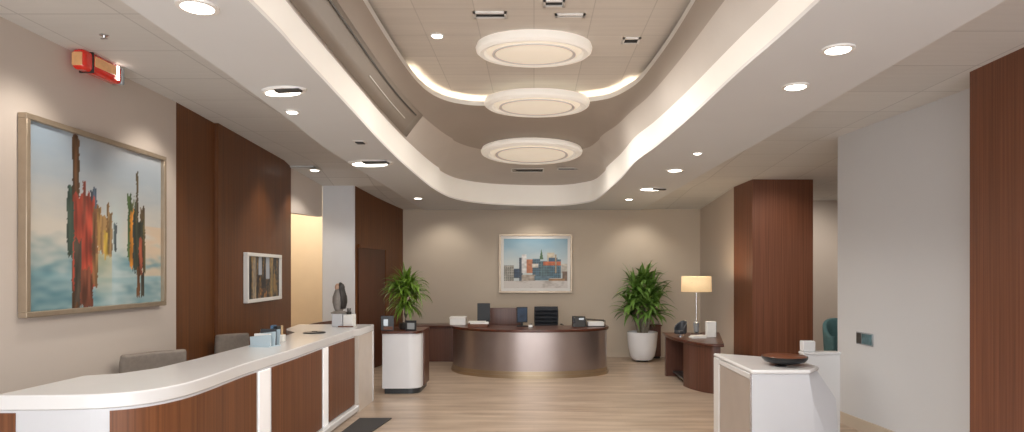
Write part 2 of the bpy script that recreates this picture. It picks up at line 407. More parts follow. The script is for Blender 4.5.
# ------------------------------------------------------------------ round recess lights
def ring_light(name, label, x, y, z, r, tilt=0, sq=1):
    t = thing(name, label, 'ceiling light', (x, y, z), 0, None, (tilt, 0, 0)); t.scale = (1, sq, 1)
    n = 56
    MB().lathe([(r*.86, .03), (r*.98, .03), (r, .0), (r*.985, -.03), (r*.93, -.05), (r*.86, -.045), (r*.82, -.02), (r*.86, .03)], n).build('rim', M['glowring'], t, smooth=True)
    MB().lathe([(r*.84, .025), (r*.84, -.008), (r*.80, -.03), (r*.6, -.055), (r*.3, -.066), (.001, -.068)], n).build('diffuser', M['glowdisc'], t, smooth=True)
    MB().lathe([(r*.70, -.030), (r*.72, -.052), (r*.70, -.056), (r*.68, -.054), (r*.66, -.046)], n).build('inner_ring', M['trimw'], t, smooth=True)
    return t
ring_light('round_ceiling_light', 'nearest of the three glowing round ceiling lights', 0.0, 5.22, ZU+.1-.03, .475, 0, .74)
ring_light('round_ceiling_light', 'middle round ceiling light at the edge of the tiled upper ceiling', .03, 6.55, ZU-.02, .54, 0, .82)
sl = math.atan((ZU-(ZS+.33))/(10.9-6.74))
ring_light('round_ceiling_light', 'farthest round ceiling light on the ceiling slope', -.03, 8.45, E+1.63-.04, .67, -sl, .85)

# small ceiling fixtures
def downlight(x, y, z, r, label, group=None, power=0, tilt=(0, 0), name='downlight', blend=.6, size=100, col=(1, .93, .85)):
    t = thing(name, label, 'downlight', (x, y, z), 0, group)
    MB().lathe([(r*.72, 0), (r*.78, -.010), (r, -.008), (r*1.02, 0)], 24).build('bezel', M['trimw'], t, smooth=True)
    MB().lathe([(.74*r, -.001), (.7*r, -.012), (.35*r, -.018), (.001, -.019)], 24).build('lens', M['lens'], t, smooth=True)
    if power:
        ld = bpy.data.lights.new('downlight_beam', 'SPOT'); ld.energy = power; ld.spot_size = math.radians(size); ld.spot_blend = blend; ld.color = col; ld.shadow_soft_size = .06
        lo = bpy.data.objects.new('downlight_beam', ld); C.objects.link(lo); lo.location = (x, y, z-.05); lo.rotation_euler = (tilt[0], tilt[1], 0)
    return t
downlight(-1.43, 2.72, ZS, .085, 'bright round downlight in the left soffit at the top edge', power=30)
downlight(-1.70, 4.5, ZS, .05, 'small round downlight beyond the big oval fixture, left soffit', power=25)
downlight(-1.77, 9.77, ZS, .075, 'small downlight in the left soffit closest to the back wall', power=30, tilt=(.0, 0))
downlight(-3.05, 8.9, E+1.42, .08, 'downlight in the ceiling near the warm lit opening', power=20)
downlight(1.54, 3.24, ZS, .08, 'round chrome ringed downlight in the right soffit, nearest the camera', power=25)
downlight(1.59, 3.89, ZS, .08, 'second bright round downlight in the right soffit', power=25)
downlight(1.55, 6.07, ZS, .045, 'tiny downlight in the right soffit, third from the front', power=15)
downlight(1.56, 7.09, ZS, .10, 'wide bright downlight midway along the right soffit', power=30)
downlight(1.47, 9.9, ZS, .07, 'small downlight in the right soffit nearest the back wall', power=30)
downlight(-.757, 5.0, ZU+.1, .055, 'tiny downlight in the upper tiled ceiling left of the nearest round light', power=10)
def vent(x, y, z, w, dpt, label, slats=3, rot=0, tilt=0, name='ceiling_vent', m=None):
    t = thing(name, label, 'vent', (x, y, z), rot, None, (tilt, 0, rot))
    b = MB(); f = .018
    b.box(-w/2, w/2, -dpt/2, -dpt/2+f, -.014, 0).box(-w/2, w/2, dpt/2-f, dpt/2, -.014, 0).box(-w/2, -w/2+f, -dpt/2, dpt/2, -.014, 0).box(w/2-f, w/2, -dpt/2, dpt/2, -.014, 0)
    b.build('frame', M['trimw'], t)
    MB().box(-w/2+f, w/2-f, -dpt/2+f, dpt/2-f, -.006, -.001).build('backing', M['grille'], t)
    s = MB()
    for k in range(slats):
        y0 = -dpt/2+f+(dpt-2*f)*(k+.5)/slats
        s.box(-w/2+f, w/2-f, -.006, .006, -.002, .002, T(0, y0, -.010, .5))
    s.build('slats', M['grille'], t); return t
vent(-.315, 4.59, ZU+.1, .24, .1, 'dark slatted vent at the top edge, left of centre in upper ceiling', 2)
vent(.137, 4.39, ZU+.1, .15, .1, 'small dark vent at the very top edge of the upper ceiling', 2)
vent(.26, 4.6, ZU+.1, .22, .05, 'thin slot vent right of centre near the top edge', 1)
vent(.773, 5.1, ZU+.1, .14, .12, 'small white louvred vent in upper ceiling right of the round lights', 3)
zv = lambda y: E+1.75-.42*(1-(1-(10.9-y)/(10.9-6.74))**1.0)*0-(y-6.74)*math.tan(sl)*0
def slope_z(x, y):
    from mathutils.geometry import barycentric_transform
    best = None
    for k in range(len(rows)-1):
        for i in range(NP-1):
            p = rows[k][i]
            dd = (p[0]-x)**2+(p[1]-y)**2
            if best is None or dd < best[0]: best = (dd, p[2])
    return best[1]
vent(-.10, 9.75, slope_z(-.1, 9.75)+.005, .5, .22, 'wide pale vent under the farthest round light, left one of two', 2, tilt=-sl)
vent(.58, 9.6, slope_z(.58, 9.6)+.005, .46, .14, 'dark vent under the farthest round light, right one of two', 2, tilt=-sl)

def lens_fixture(x, y, w, dpt, label, rz, name='oval_ceiling_fixture', dark_front=True):
    t = thing(name, label, 'ceiling light', (x, y, ZS), rz)
    n = 28
    pts = [(w/2*math.cos(2*PI*k/n), dpt/2*math.sin(2*PI*k/n)) for k in range(n)]
    MB().prism(pts, -.014, 0, top=[(px*1.04, py*1.04) for px, py in pts]).build('housing', M['trimw'], t, smooth=True)
    lp = [(px*.8-w*.06, py*.7+dpt*.08) for px, py in pts]
    MB().prism(lp, -.02, -.012).build('lens', M['lens'], t, smooth=True)
    MB().box(-w*.1, w*.46, -dpt*.42, -dpt*.12, -.028, -.013, T(0, 0, 0, 0, 0, .1)).build('grille', M['grille'], t, bevel=.003)
    return t
lens_fixture(-1.55, 3.97, .29, .16, 'big oval fixture with dark tip in the left soffit', -.25)
lens_fixture(-1.68, 6.6, .46, .34, 'broad pale oval fixture with dark grille, far part of left soffit', -.2)
lens_fixture(1.60, 8.65, .34, .24, 'oval fixture with dark grille in the far right soffit', .2)
t = thing('square_ceiling_sensor', 'small black square sensor in the left soffit', 'sensor', (-1.51, 5.56, ZS))
MB().box(-.05, .05, -.06, .06, -.006, 0).build('plate', M['trimw'], t, bevel=.002)
MB().box(-.035, .035, -.045, .045, -.014, -.006).build('sensor_head', M['black'], t, bevel=.004)

# red lantern like exit fixture on the left wall
t = thing('exit_light', 'red glass emergency light box high on the left wall', 'emergency light', (-3.055, 4.50, E+1.375), -.02)
MB().box(-.075, -.04, -.16, .16, .03, .11).build('bracket', M['red'], t, bevel=.01)
b = MB(); b.box(-.045, .045, -.215, .18, -.01, .125); b.build('lens_box', M['red'], t, bevel=.028, seg=4)
MB().box(.040, .052, -.11, .11, .035, .105).build('amber_panel', M['amber'], t, bevel=.006)
MB().box(-.035, .035, -.222, -.21, .01, .10).build('amber_panel', M['amber'], t, bevel=.008)
MB().box(-.049, .049, -.135, -.118, -.015, .13).build('clip', M['darkst'], t, bevel=.004)
MB().box(-.043, .046, .17, .205, -.005, .115).build('end_cap', M['glass'], t, bevel=.01)
MB().box(.045, .056, .11, .13, .01, .11).build('reflector_strip', M['lens'], t, bevel=.003)
t = thing('sprinkler_head', 'tiny sprinkler on the ceiling above the red light', 'sprinkler', (-2.72, 4.05, ZL)); t.scale = (.6, .6, .5)
MB().lathe([(.045, 0), (.045, -.008), (.02, -.012), (.012, -.04), (.001, -.042)], 16).build('body', M['chrome'], t, smooth=True)
MB().box(-.035, .035, -.01, .01, -.05, -.043).build('deflector', M['chrome'], t)

# ------------------------------------------------------------------ paintings
def lerp3(a, b, t): t = max(0, min(1, t)); return tuple(a[i]+(b[i]-a[i])*t for i in range(3))
def rgb(*c): return tuple(x/255 for x in c)
def N2(x, y, s=0): return noise.noise(Vector((x, y, s)))
def stepc(x, a, b): return max(0, min(1, (x-a)/(b-a)))
def art_harbour(u, v):
    s = N2(u*3, v*9, 1)*.5+N2(u*12, v*30, 2)*.3
    c = lerp3(rgb(206, 200, 188), rgb(152, 168, 182), stepc(v+s*.12, .45, .9))
    c = lerp3(c, rgb(190, 180, 172), .6*stepc(v+s*.1, .8, 1.05)*stepc(u, .1, .5))
    low = lerp3(rgb(92, 134, 144), rgb(166, 184, 184), stepc(s+.5+u*.3, .25, .9))
    c = lerp3(low, c, stepc(v+s*.15, .22, .40))
    c = lerp3(c, rgb(188, 205, 205), .8*max(0, 1-abs(u-.58-.05*s)/.13)*stepc(.75-v, 0, .2))
    if u > .8 and .18 < v < .52: c = lerp3(c, rgb(214, 186, 155), .7*stepc(s+.4, .1, .4))
    c = lerp3(c, rgb(120, 165, 175), .35*stepc(N2(u*2, v*22, 8), .1, .4)*stepc(.32-v, 0, .1))
    j = N2(u*30, v*9, 3)*.008+N2(u*8, v*60, 4)*.005
    def blk(x0, x1, y0, y1, col, edge=.0):
        nonlocal c
        if x0+j < u < x1+j and y0+N2(u*60, 0, 5)*.05 < v < y1+N2(u*45, 3, 6)*.06:
            k = .5+N2(u*55, v*7, 7)*.9
            c = lerp3(tuple(x*.72 for x in col), tuple(min(1, x*1.2+.03) for x in col), k)
    blk(.25, .30, .40, .70, rgb(44, 70, 60)); blk(.275, .325, -.1, 1.0, rgb(86, 58, 34))
    blk(.40, .45, .35, .72, rgb(70, 84, 100)); blk(.28, .43, .1, .66, rgb(158, 62, 44)); blk(.29, .34, .02, .4, rgb(70, 60, 50))
    blk(.33, .42, .0, .22, rgb(112, 62, 44)); blk(.345, .37, .5, .74, rgb(140, 66, 48))
    blk(.455, .56, .32, .55, rgb(170, 134, 84)); blk(.52, .545, .42, .64, rgb(120, 90, 50)); blk(.50, .53, .30, .46, rgb(182, 152, 60))
    blk(.575, .60, .34, .52, rgb(90, 105, 110)); blk(.45, .475, .36, .60, rgb(150, 116, 66)); blk(.535, .565, .30, .58, rgb(138, 112, 74))
    blk(.24, .285, .30, .62, rgb(58, 78, 66)); blk(.415, .45, .12, .60, rgb(124, 84, 54)); blk(.70, .74, .28, .66, rgb(92, 104, 66))
    blk(.80, .85, .30, .64, rgb(88, 72, 48)); blk(.745, .77, .30, .68, rgb(70, 78, 60))
    blk(.69, .725, .3, .72, rgb(70, 96, 50)); blk(.71, .745, .24, .6, rgb(196, 128, 38)); blk(.735, .76, .2, .56, rgb(48, 60, 58))
    blk(.765, .785, .2, .88, rgb(74, 62, 38)); blk(.75, .83, .22, .55, rgb(52, 58, 44)); blk(.79, .82, .18, .44, rgb(150, 74, 50)); blk(.83, .85, .2, .6, rgb(96, 84, 52))
    blk(.77, .80, .05, .24, rgb(106, 70, 40)); blk(.81, .84, .04, .2, rgb(60, 56, 44))
    if .44 < u < .56 and v < .32: c = lerp3(c, rgb(196, 170, 110), .45*stepc(v, .02, .3))
    return c
def art_city(u, v):
    s = N2(u*5, v*8, 1)
    c = lerp3(rgb(200, 208, 208), rgb(128, 168, 190), stepc(v+s*.08, .5, 1))
    if v < .15: return lerp3(rgb(214, 208, 202), rgb(176, 168, 160), stepc(s+N2(u*20, v*60, 2)*.5, 0, .6))
    def b(x0, x1, y0, y1, col, win=None):
        nonlocal c
        if x0 < u < x1 and y0 < v < y1:
            c = tuple(x*(.92+.2*N2(u*20, v*20, 4)) for x in col)
            if win and (int((u-x0)*win) % 2 == 0) and (int(v*40) % 2 == 0): c = tuple(x*.62 for x in c)
    b(.0, .16, .14, .46, rgb(176, 172, 160), 60); b(.16, .26, .2, .40, rgb(60, 82, 108), 50); b(.24, .30, .15, .62, rgb(74, 88, 104), 50)
    b(.28, .36, .3, .68, rgb(232, 230, 228)); b(.36, .45, .3, .58, rgb(202, 128, 88)); b(.45, .57, .25, .6, rgb(90, 122, 140), 60)
    b(.44, .54, .42, .5, rgb(226, 220, 208)); b(.56, .72, .24, .55, rgb(96, 126, 134), 50); b(.68, .8, .5, .72, rgb(216, 204, 180)); b(.72, .9, .2, .58, rgb(88, 124, 142), 60)
    b(.62, .9, .46, .54, rgb(206, 110, 66)); b(.7, .84, .54, .62, rgb(60, 92, 120)); b(.9, 1, .3, .5, rgb(210, 204, 192)); b(.92, 1, .1, .34, rgb(132, 108, 90))
    b(.80, .83, .3, .68, rgb(180, 160, 130)); b(.28, .5, .13, .27, rgb(186, 172, 156)); b(.48, .72, .16, .25, rgb(104, 132, 146)); b(.7, .96, .12, .2, rgb(176, 134, 92))
    if abs(u-.59) < .028*(1-(v-.6)/.2) and .58 < v < .78: c = rgb(62, 98, 56)
    return c
def art_towers(u, v):
    k = N2(u*22, v*1.5, 1); s = N2(u*30, v*14, 2)
    c = lerp3(rgb(34, 32, 36), rgb(150, 118, 66), stepc(k+s*.4, -.1, .35))
    if abs(u-.38) < .05 and v > .55: c = rgb(165, 172, 182)
    if abs(u-.62) < .06 and v > .45: c = rgb(168, 176, 186)
    if abs(u-.22) < .05: c = lerp3(c, rgb(196, 182, 160), .6)
    if u < .12: c = lerp3(c, rgb(22, 24, 30), .8)
    if .35 < u < .6 and v < .25: c = lerp3(c, rgb(206, 130, 50), .6*stepc(s, -.2, .4))
    if .72 < u < .80: c = lerp3(c, rgb(200, 170, 104), .6)
    return c
def picture(name, label, w, h, loc, rz, art, nx, ny, fm, fw=.035, dep=.05, matb=0, extra=None):
    # faces local -Y; origin at bottom centre on the wall
    t = thing(name, label, 'picture', loc, rz)
    f = MB()
    f.box(-w/2, w/2, -dep, 0, 0, fw).box(-w/2, w/2, -dep, 0, h-fw, h).box(-w/2, -w/2+fw, -dep, 0, fw, h-fw).box(w/2-fw, w/2, -dep, 0, fw, h-fw)
    f.build('frame', fm, t, bevel=.004)
    x0, x1, z0, z1 = -w/2+fw, w/2-fw, fw, h-fw
    if matb:
        g = MB(); y = -dep*.55
        g.box(x0, x1, y, -.01, z0, z0+matb).box(x0, x1, y, -.01, z1-matb, z1).box(x0, x0+matb, y, -.01, z0+matb, z1-matb).box(x1-matb, x1, y, -.01, z0+matb, z1-matb)
        g.build('mat_board', M['framew'], t); x0 += matb; x1 -= matb; z0 += matb; z1 -= matb
    rows = [[(x0+(x1-x0)*i/nx, -dep*.45, z0+(z1-z0)*j/ny) for i in range(nx+1)] for j in range(ny+1)]
    o = MB().grid(rows).build('canvas', M['paint'], t, fix=False)
    at = o.data.color_attributes.new('paint', 'FLOAT_COLOR', 'POINT')
    k = 0
    for j in range(ny+1):
        for i in range(nx+1):
            at.data[k].color = (*lin(art(i/nx, j/ny)), 1); k += 1
    return t
wl = lambda y: W0[0]+(W1[0]-W0[0])*(y-W0[1])/(W1[1]-W0[1])
ang = math.atan2(W1[0]-W0[0], W1[1]-W0[1])
yc = 4.64
picture('framed_painting', 'large abstract harbour painting with red and ochre towers on the left wall', 1.52, 1.25, (wl(yc)+.003, yc, 1.27), PI/2-ang*1, art_harbour, 170, 130, M['frame'], .035, .055)
wl2 = lambda y: W1b[0]+.04+(W2[0]-W1b[0])*(y-W1b[1])/(W2[1]-W1b[1])
ang2 = math.atan2(W2[0]-W1b[0], W2[1]-W1b[1])
picture('framed_print', 'small white framed print of ochre towers on the walnut wall', 1.22, .57, (wl2(7.72)+.003, 7.72, 1.2), PI/2-ang2, art_towers, 70, 40, M['framew'], .04, .05)
picture('framed_cityscape', 'silver framed cityscape centred on the back wall', 1.33, 1.07, (.03, YB-.003, 1.17), 0, art_city, 130, 90, M['frame'], .035, .05, .05)

# ------------------------------------------------------------------ left reception counter
ZT = .92
po = [(-2.76, 3.26), (-2.5, 3.27), (-2.26, 3.30), (-2.10, 3.38), (-2.0, 3.55), (-1.97, 3.81), (-1.99, 4.38), (-1.98, 4.77), (-1.97, 5.3), (-1.98, 6.2), (-1.97, 7.02)]
path = cat_rom(po, 8)
t = thing('reception_counter', 'curved white reception counter with walnut front panels, foreground left', 'counter', (-2.2, 5.2, 0))
TT = T(2.2, -5.2, 0)
fin_pts = [tuple(p) for p in path] + [(-1.93, 7.1), (-1.93, 7.72), (-2.84, 7.72), (-2.76, 7.12), (-2.66, 6.9), (-2.5, 6.7), (-2.45, 6.2), (-2.46, 5.37), (-2.46, 4.6), (-2.48, 4.2), (-2.58, 3.98), (-2.74, 3.9)]
MB().prism(fin_pts, ZT-.078, ZT, TT).build('countertop', M['solid'], t, bevel=.008, seg=3)
def off_path(test, d0, d1): return ribbon(sub_path(path, test), d0, d1)
# body wall set back under the slab, then panels proud of it
MB().prism(ribbon(path, .004, .07), .0, ZT-.078, TT).build('body', M['solidg'], t)
MB().prism(off_path(lambda p: p.x < -2.62, 0.0, .013), .08, ZT-.09, TT).build('walnut_panel', M['cpanel'], t)
seg_path = resample(path, 240)
def seg(x_or_y0, y1): return [p for p in seg_path if p.x > -2.205 and x_or_y0 <= p.y <= y1]
for y0, y1 in ((3.3, 4.58), (4.82, 5.98), (6.18, 7.02)):
    MB().prism(ribbon(seg(y0, y1), -.003, .013), .10, ZT-.09, TT).build('walnut_panel', M['cpanel'], t)
for y0, y1 in ((4.6, 4.8), (6.0, 6.16)):
    MB().prism(ribbon(seg(y0, y1), -.006, .013), .02, ZT-.09, TT).build('lit_fin', M['fin'], t, bevel=.004)
MB().prism(ribbon(seg(3.5, 7.04), -.055, .0), .03, .095, TT).build('base_rail', M['solid'], t, bevel=.012)
MB().prism(ribbon(seg(3.5, 7.02), -.03, .0), .0, .03, TT).build('kick_plate', M['chrome'], t)
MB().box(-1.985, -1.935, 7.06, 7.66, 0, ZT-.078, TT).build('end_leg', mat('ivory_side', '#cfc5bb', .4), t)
MB().box(-1.985, -1.93, 7.66, 7.72, 0, ZT-.078, TT).build('end_leg_edge', M['solid'], t, bevel=.004)
MB().box(-2.79, -2.74, 7.2, 7.7, 0, ZT-.078, TT).build('end_leg', M['solid'], t)
MB().box(-2.75, -2.70, 3.33, 3.88, 0, ZT-.078, TT).build('side_panel', M['solidg'], t)

# chairs behind the counter
def office_chair(name, label, loc, rz, fab, ribs=0, group=None, bw=.46, bh=.42, arms=True, seatz=.46, bz=.56):
    t = thing(name, label, 'chair', loc, rz, group)      # faces local +Y
    n = 12
    def back_rows(off, z0, z1, w):
        rows = []
        for j in range(7):
            v = j/6; z = z0+(z1-z0)*v
            ww = w*(1-.10*(1-v)**2-.06*v**3)
            rows.append([(-ww/2+ww*i/n, -.22-.045*math.sin(v*PI*.9)+.05*(2*i/n-1)**2+off-.04*v, z) for i in range(n+1)])
        return rows
    if ribs:
        MB().grid(back_rows(0, bz, bz+bh, bw)).build('backrest', fab, t, smooth=True, solid=.02)
        for k in range(ribs):
            z0 = bz+bh*k/ribs
            MB().grid(back_rows(.018, z0+.004, z0+bh/ribs-.006, bw-.012)).build('rib_cushion', fab, t, smooth=True, solid=.022, bevel=.006)
    else:
        o = MB().grid(back_rows(0, bz, bz+bh, bw)).build('backrest', fab, t, smooth=True, solid=.055, bevel=.018, seg=3)
    MB().box(-.235, .235, -.2, .26, seatz-.04, seatz+.04).build('seat', fab, t, bevel=.03, seg=4)
    MB().tube([(0, -.12, seatz-.03), (0, -.25, seatz-.02), (0, -.275, bz+.1)], .018).build('back_support', M['black'], t, smooth=True)
    MB().lathe([(.028, .09), (.028, .3), (.02, .3), (.02, seatz-.04)], 16).build('gas_column', M['chrome'], t, smooth=True)
    if arms:
        for s in (-1, 1):
            MB().tube([(s*.24, .1, seatz), (s*.275, .1, seatz+.12), (s*.275, .06, seatz+.2), (s*.275, -.12, seatz+.2), (s*.25, -.2, seatz+.2)], .014).build('armrest', M['black'], t, smooth=True)
    b = MB()
    for k in range(5):
        a = 2*PI*k/5+.3
        b.tube([(0, 0, .10), (.28*math.cos(a), .28*math.sin(a), .065)], [.026, .016])
    sb = b.build('star_base', M['black'], t, smooth=True)
    for k in range(5):
        a = 2*PI*k/5+.3
        MB().lathe([(.001, -.012), (.026, -.012), (.028, 0), (.026, .012), (.001, .012)], 14, T(.28*math.cos(a), .28*math.sin(a), .028, PI/2, 0, a)).build('caster', M['black'], sb, smooth=True)
    return t
office_chair('office_chair', 'grey upholstered office chair behind the counter, nearer of two', (-2.74, 4.82, 0), -PI/2-.6, M['greyfab'], bw=.5, bh=.42, bz=.51, arms=False, group=None)
office_chair('office_chair', 'grey upholstered office chair behind the counter beside the blue letter holder', (-2.84, 6.24, 0), -PI/2-.75, M['greyfab'], bw=.33, bh=.41, bz=.52, arms=False)
# low wooden chair behind the far wing
t = thing('tub_chair', 'dark wooden curved back chair behind the far end of the white counter', 'chair', (-2.72, 8.2, 0))
rows_ = []
for j, z in enumerate((.40, .55, .7, .86, .94)):
    rows_.append([(.27*math.cos(a)*(.92+.02*j), .27*math.sin(a)*(.92+.02*j), z-(.06*(1-math.cos((a+PI/2-.9)))if j > 2 else 0)) for a in [PI+.25+(PI-.5)*i/16 for i in range(17)]])
MB().grid(rows_).build('backrest', M['door'], t, smooth=True, solid=.03)
MB().lathe([(.001, .38), (.24, .38), (.25, .42), (.23, .46), (.001, .47)], 24).build('seat', M['greyfab'], t, smooth=True)
for sx in (-1, 1):
    for sy in (-1, 1): MB().tube([(sx*.16, sy*.16, .39), (sx*.2, sy*.2, 0)], [.02, .013]).build('leg', M['door'], t, smooth=True)

# things on the counter
t = thing('letter_holder', 'pale blue letter holder standing on the white counter', 'organizer', (-2.29, 5.42, ZT), -.25); t.scale = (.8, .8, .85)
b = MB(); b.prism([(-.11, -.09), (.12, -.07), (.13, .11), (-.09, .09)], 0, .012).build('tray', M['bluepl'], t)
for k, (h0, h1) in enumerate(((.10, .125), (.12, .15), (.125, .17))):
    y = -.07+.075*k
    MB().add([(-.11, y, .01), (.125, y+.01, .01), (.135, y+.01, h1), (-.115, y, h0), (-.11, y+.008, .01), (.125, y+.018, .01), (.135, y+.018, h1), (-.115, y+.008, h0)],
             [(0, 1, 2, 3), (7, 6, 5, 4), (0, 4, 5, 1), (1, 5, 6, 2), (2, 6, 7, 3), (3, 7, 4, 0)]).build('divider', M['bluepl'], t)
MB().box(-.08, .1, -.045, -.01, .012, .13).build('paper_stack', M['paper'], t)
MB().box(-.06, .11, .03, .065, .012, .17).build('folder', M['char'], t)
t = thing('pen_holder', 'pen holder with dark and blue folders on the white counter', 'organizer', (-2.31, 5.80, ZT)); t.scale = (.85, .85, .9)
MB().box(-.07, .0, -.05, .05, 0, .08).build('cup', M['black'], t, bevel=.005)
MB().box(0.005, .06, -.05, .03, 0, .07).build('cup', M['paper'], t, bevel=.005)
MB().box(-.075, -.045, -.045, .05, .08, .165).build('blue_folder', mat('slate_blue', '#4f6f8e', .4), t, bevel=.003)
MB().box(-.038, 0, -.04, .045, .08, .155).build('black_folder', M['black'], t, bevel=.003)
MB().lathe([(.012, .07), (.012, .15), (.014, .16), (.001, .165)], 10, None, .035, -.01).build('pen', mat('beige_pen', '#c9ab86', .4), t, smooth=True)
t = thing('desk_pad', 'flat black pad lying on the white counter corner', 'pad', (-2.27, 6.62, ZT))
MB().lathe([(.11, 0), (.115, .006), (.10, .012), (.001, .013)], 28).build('disc', M['black'], t, smooth=True)
MB().lathe([(.03, .012), (.028, .018), (.001, .019)], 20).build('button', M['char'], t, smooth=True)
# figurine on a white box
t = thing('white_box', 'white block under the small figurine on the counter wing', 'box', (-2.22, 7.42, ZT))
MB().box(-.10, .02, -.08, .08, 0, .15).build('box_body', M['solidg'], t, bevel=.006)
MB().box(.03, .14, -.08, .06, 0, .14).build('side_box', M['paper'], t, bevel=.006)
MB().box(-.02, .15, -.11, -.085, 0, .012).build('wood_strip', M['bookb'], t)
t = thing('figurine', 'small hooded grey stone figurine standing on the white block', 'figurine', (-2.26, 7.42, ZT+.151))
MB().lathe([(.001, 0), (.09, .0), (.095, .01), (.07, .022), (.045, .03), (.06, .07), (.075, .13), (.072, .19), (.052, .25), (.040, .285), (.030, .32), (.001, .335)], 28).build('body', M['stone'], t, smooth=True)
# hood over the head and down the back
def bodyr(z):
    P = [(.05, .055), (.07, .06), (.13, .075), (.19, .072), (.25, .052), (.285, .045), (.31, .045), (.335, .034), (.352, .012)]
    for (z0, r0), (z1, r1) in zip(P, P[1:]):
        if z <= z1: return r0+(r1-r0)*max(0, (z-z0)/(z1-z0))
    return .004
hr = []
for j in range(14):
    z = .055+.30*j/13; r = bodyr(z)+.010; w = 1.25+.35*max(0, (z-.2)/.15)
    hr.append([(r*math.cos(a)+.004, r*math.sin(a), z) for a in [.15-w+2*w*i/16 for i in range(17)]])
MB().grid(hr).build('hood', M['darkst'], t, smooth=True, solid=.01)
MB().lathe([(.001, .26), (.03, .27), (.038, .295), (.034, .325), (.02, .343), (.001, .347)], 18, None, -.008, -.008).build('face', M['skin'], t, smooth=True)
t = thing('marker_cup', 'tiny cup of dark markers on the white block', 'cup', (-2.14, 7.40, ZT+.141))
MB().lathe([(.028, 0), (.03, .03), (.026, .03), (.001, .028)], 16).build('cup', M['darkst'], t, smooth=True)
for k in range(3): MB().tube([(-.012+.012*k, 0, .02), (-.018+.018*k, 0, .07)], .006, 8).build('marker', M['darkst'], t, smooth=True)

# dark floor mat
t = MB().prism([(-1.86, 5.95), (-1.58, 6.05), (-1.50, 6.75), (-1.84, 6.75)], 0.0, .014).build('floor_mat', M['mat_'], bevel=.004)
tag(t, 'dark grey floor mat at the foot of the counter', 'mat')

# ------------------------------------------------------------------ plinth with plant
t = thing('plant_plinth', 'white rounded plinth with walnut top carrying the smaller plant', 'plinth', (-1.685, 8.47, 0))
def rounded(x0, x1, y0, y1, r, corners=(1, 1, 1, 1), n=8):
    pts = []
    for (cx, cy, a0, on) in ((x1, y0, -PI/2, corners[0]), (x1, y1, 0, corners[1]), (x0, y1, PI/2, corners[2]), (x0, y0, PI, corners[3])):
        rr = r if on else .01
        ox = cx-rr if cx == x1 else cx+rr; oy = cy+rr if cy == y0 else cy-rr
        pts += [(ox+rr*math.cos(a0+PI/2*k/n), oy+rr*math.sin(a0+PI/2*k/n)) for k in range(n+1)]
    return pts
MB().prism(rounded(-.22, .22, -.32, .28, .13, (1, 0, 0, 0)), .0, .07).build('base', M['darkbase'], t)
MB().prism(rounded(-.245, .235, -.345, .29, .15, (1, 0, 0, 0)), .07, .765).build('body', M['pot'], t, smooth=True)
MB().prism(rounded(-.25, .25, -.36, .32, .15, (1, 0, 0, 0)), .765, .80).build('top', M['ctop'], t, bevel=.004)
MB().box(.236, .25, -.1, .29, .07, .765).build('side_panel', M['table'], t)

def plant_leaves(mb, org, nl, length, droop, width, upang=(.25, 1.3), seed=1, spread=1):
    R = random.Random(seed)
    for k in range(nl):
        az = R.uniform(0, 2*PI); el = R.uniform(*upang); ln = length*R.uniform(.65, 1.08)
        p = Vector(org); w = width*R.uniform(.8, 1.2); d = Vector((math.cos(az)*math.cos(el)*spread, math.sin(az)*math.cos(el)*spread, math.sin(el))).normalized()
        side = Vector((-math.sin(az), math.cos(az), 0)); n = 7; rws = []
        twist = R.uniform(-.5, .5)
        for i in range(n+1):
            v = i/n; ww = w*math.sin(PI*min(1, .12+.88*v)**.8) if v < 1 else .001
            ww = max(.0015, ww); up = side.cross(d).normalized(); s2 = (side*math.cos(twist*v)+up*math.sin(twist*v))
            rws.append([tuple(p-s2*ww/2+up*ww*.15), tuple(p), tuple(p+s2*ww/2+up*ww*.15)])
            p = p+d*ln/n; d = (d+Vector((0, 0, -droop*(.35+v)))).normalized()
        mb.grid(rws)
# small palm-like plant
t = thing('potted_palm', 'leafy palm-like plant with thick trunk on the white plinth', 'plant', (-1.69, 8.42, .80))
MB().lathe([(.001, 0), (.075, 0), (.085, .02), (.085, .08), (.075, .085), (.070, .07), (.001, .07)], 24).build('pot', M['darkst'], t, smooth=True)
MB().tube([(0, 0, .05), (.005, 0, .2), (-.004, 0, .34), (.0, 0, .46)], [.03, .026, .028, .024], 12).build('trunk', M['trunk'], t, smooth=True)
b = MB()
for k in range(5):
    a = 2*PI*k/5+.4; pts = [(0, 0, .25+.05*k), (.06*math.cos(a), .06*math.sin(a), .42+.03*k), (.10*math.cos(a), .10*math.sin(a), .52+.02*k)]
    b.tube(pts, [.01, .007, .005], 6)
b.build('stems', M['trunk'], t, smooth=True)
b = MB(); plant_leaves(b, (0, 0, .44), 60, .38, .30, .040, (.1, 1.45), 3)
plant_leaves(b, (.0, 0, .57), 46, .32, .24, .036, (.5, 1.5), 8)
for k in range(5):
    a = 2*PI*k/5+.4; plant_leaves(b, (.12*math.cos(a), .12*math.sin(a), .46+.03*k), 30, .32, .42, .034, (-.2, 1.1), 20+k)
plant_leaves(b, (0, 0, .32), 64, .34, .42, .032, (-.3, .8), 31)
b.build('foliage', M['leaf'], t, fix=False, smooth=True)
t = thing('photo_frame', 'small dark framed picture leaning left of the plant trunk', 'picture frame', (-1.87, 8.20, .80), .15)
MB().box(-.09, .075, -.012, .012, 0, .19).build('frame', M['black'], t, bevel=.004)
MB().box(-.055, .0, -.015, -.011, .06, .145).build('picture', M['glass'], t)
MB().box(-.055, .06, -.015, -.011, .012, .052).build('picture', M['bookb'], t)
t = thing('photo_frame', 'small dark framed picture right of the plant trunk', 'picture frame', (-1.575, 8.19, .80), -.1)
MB().box(-.07, .07, -.012, .012, 0, .13).build('frame', M['black'], t, bevel=.004)
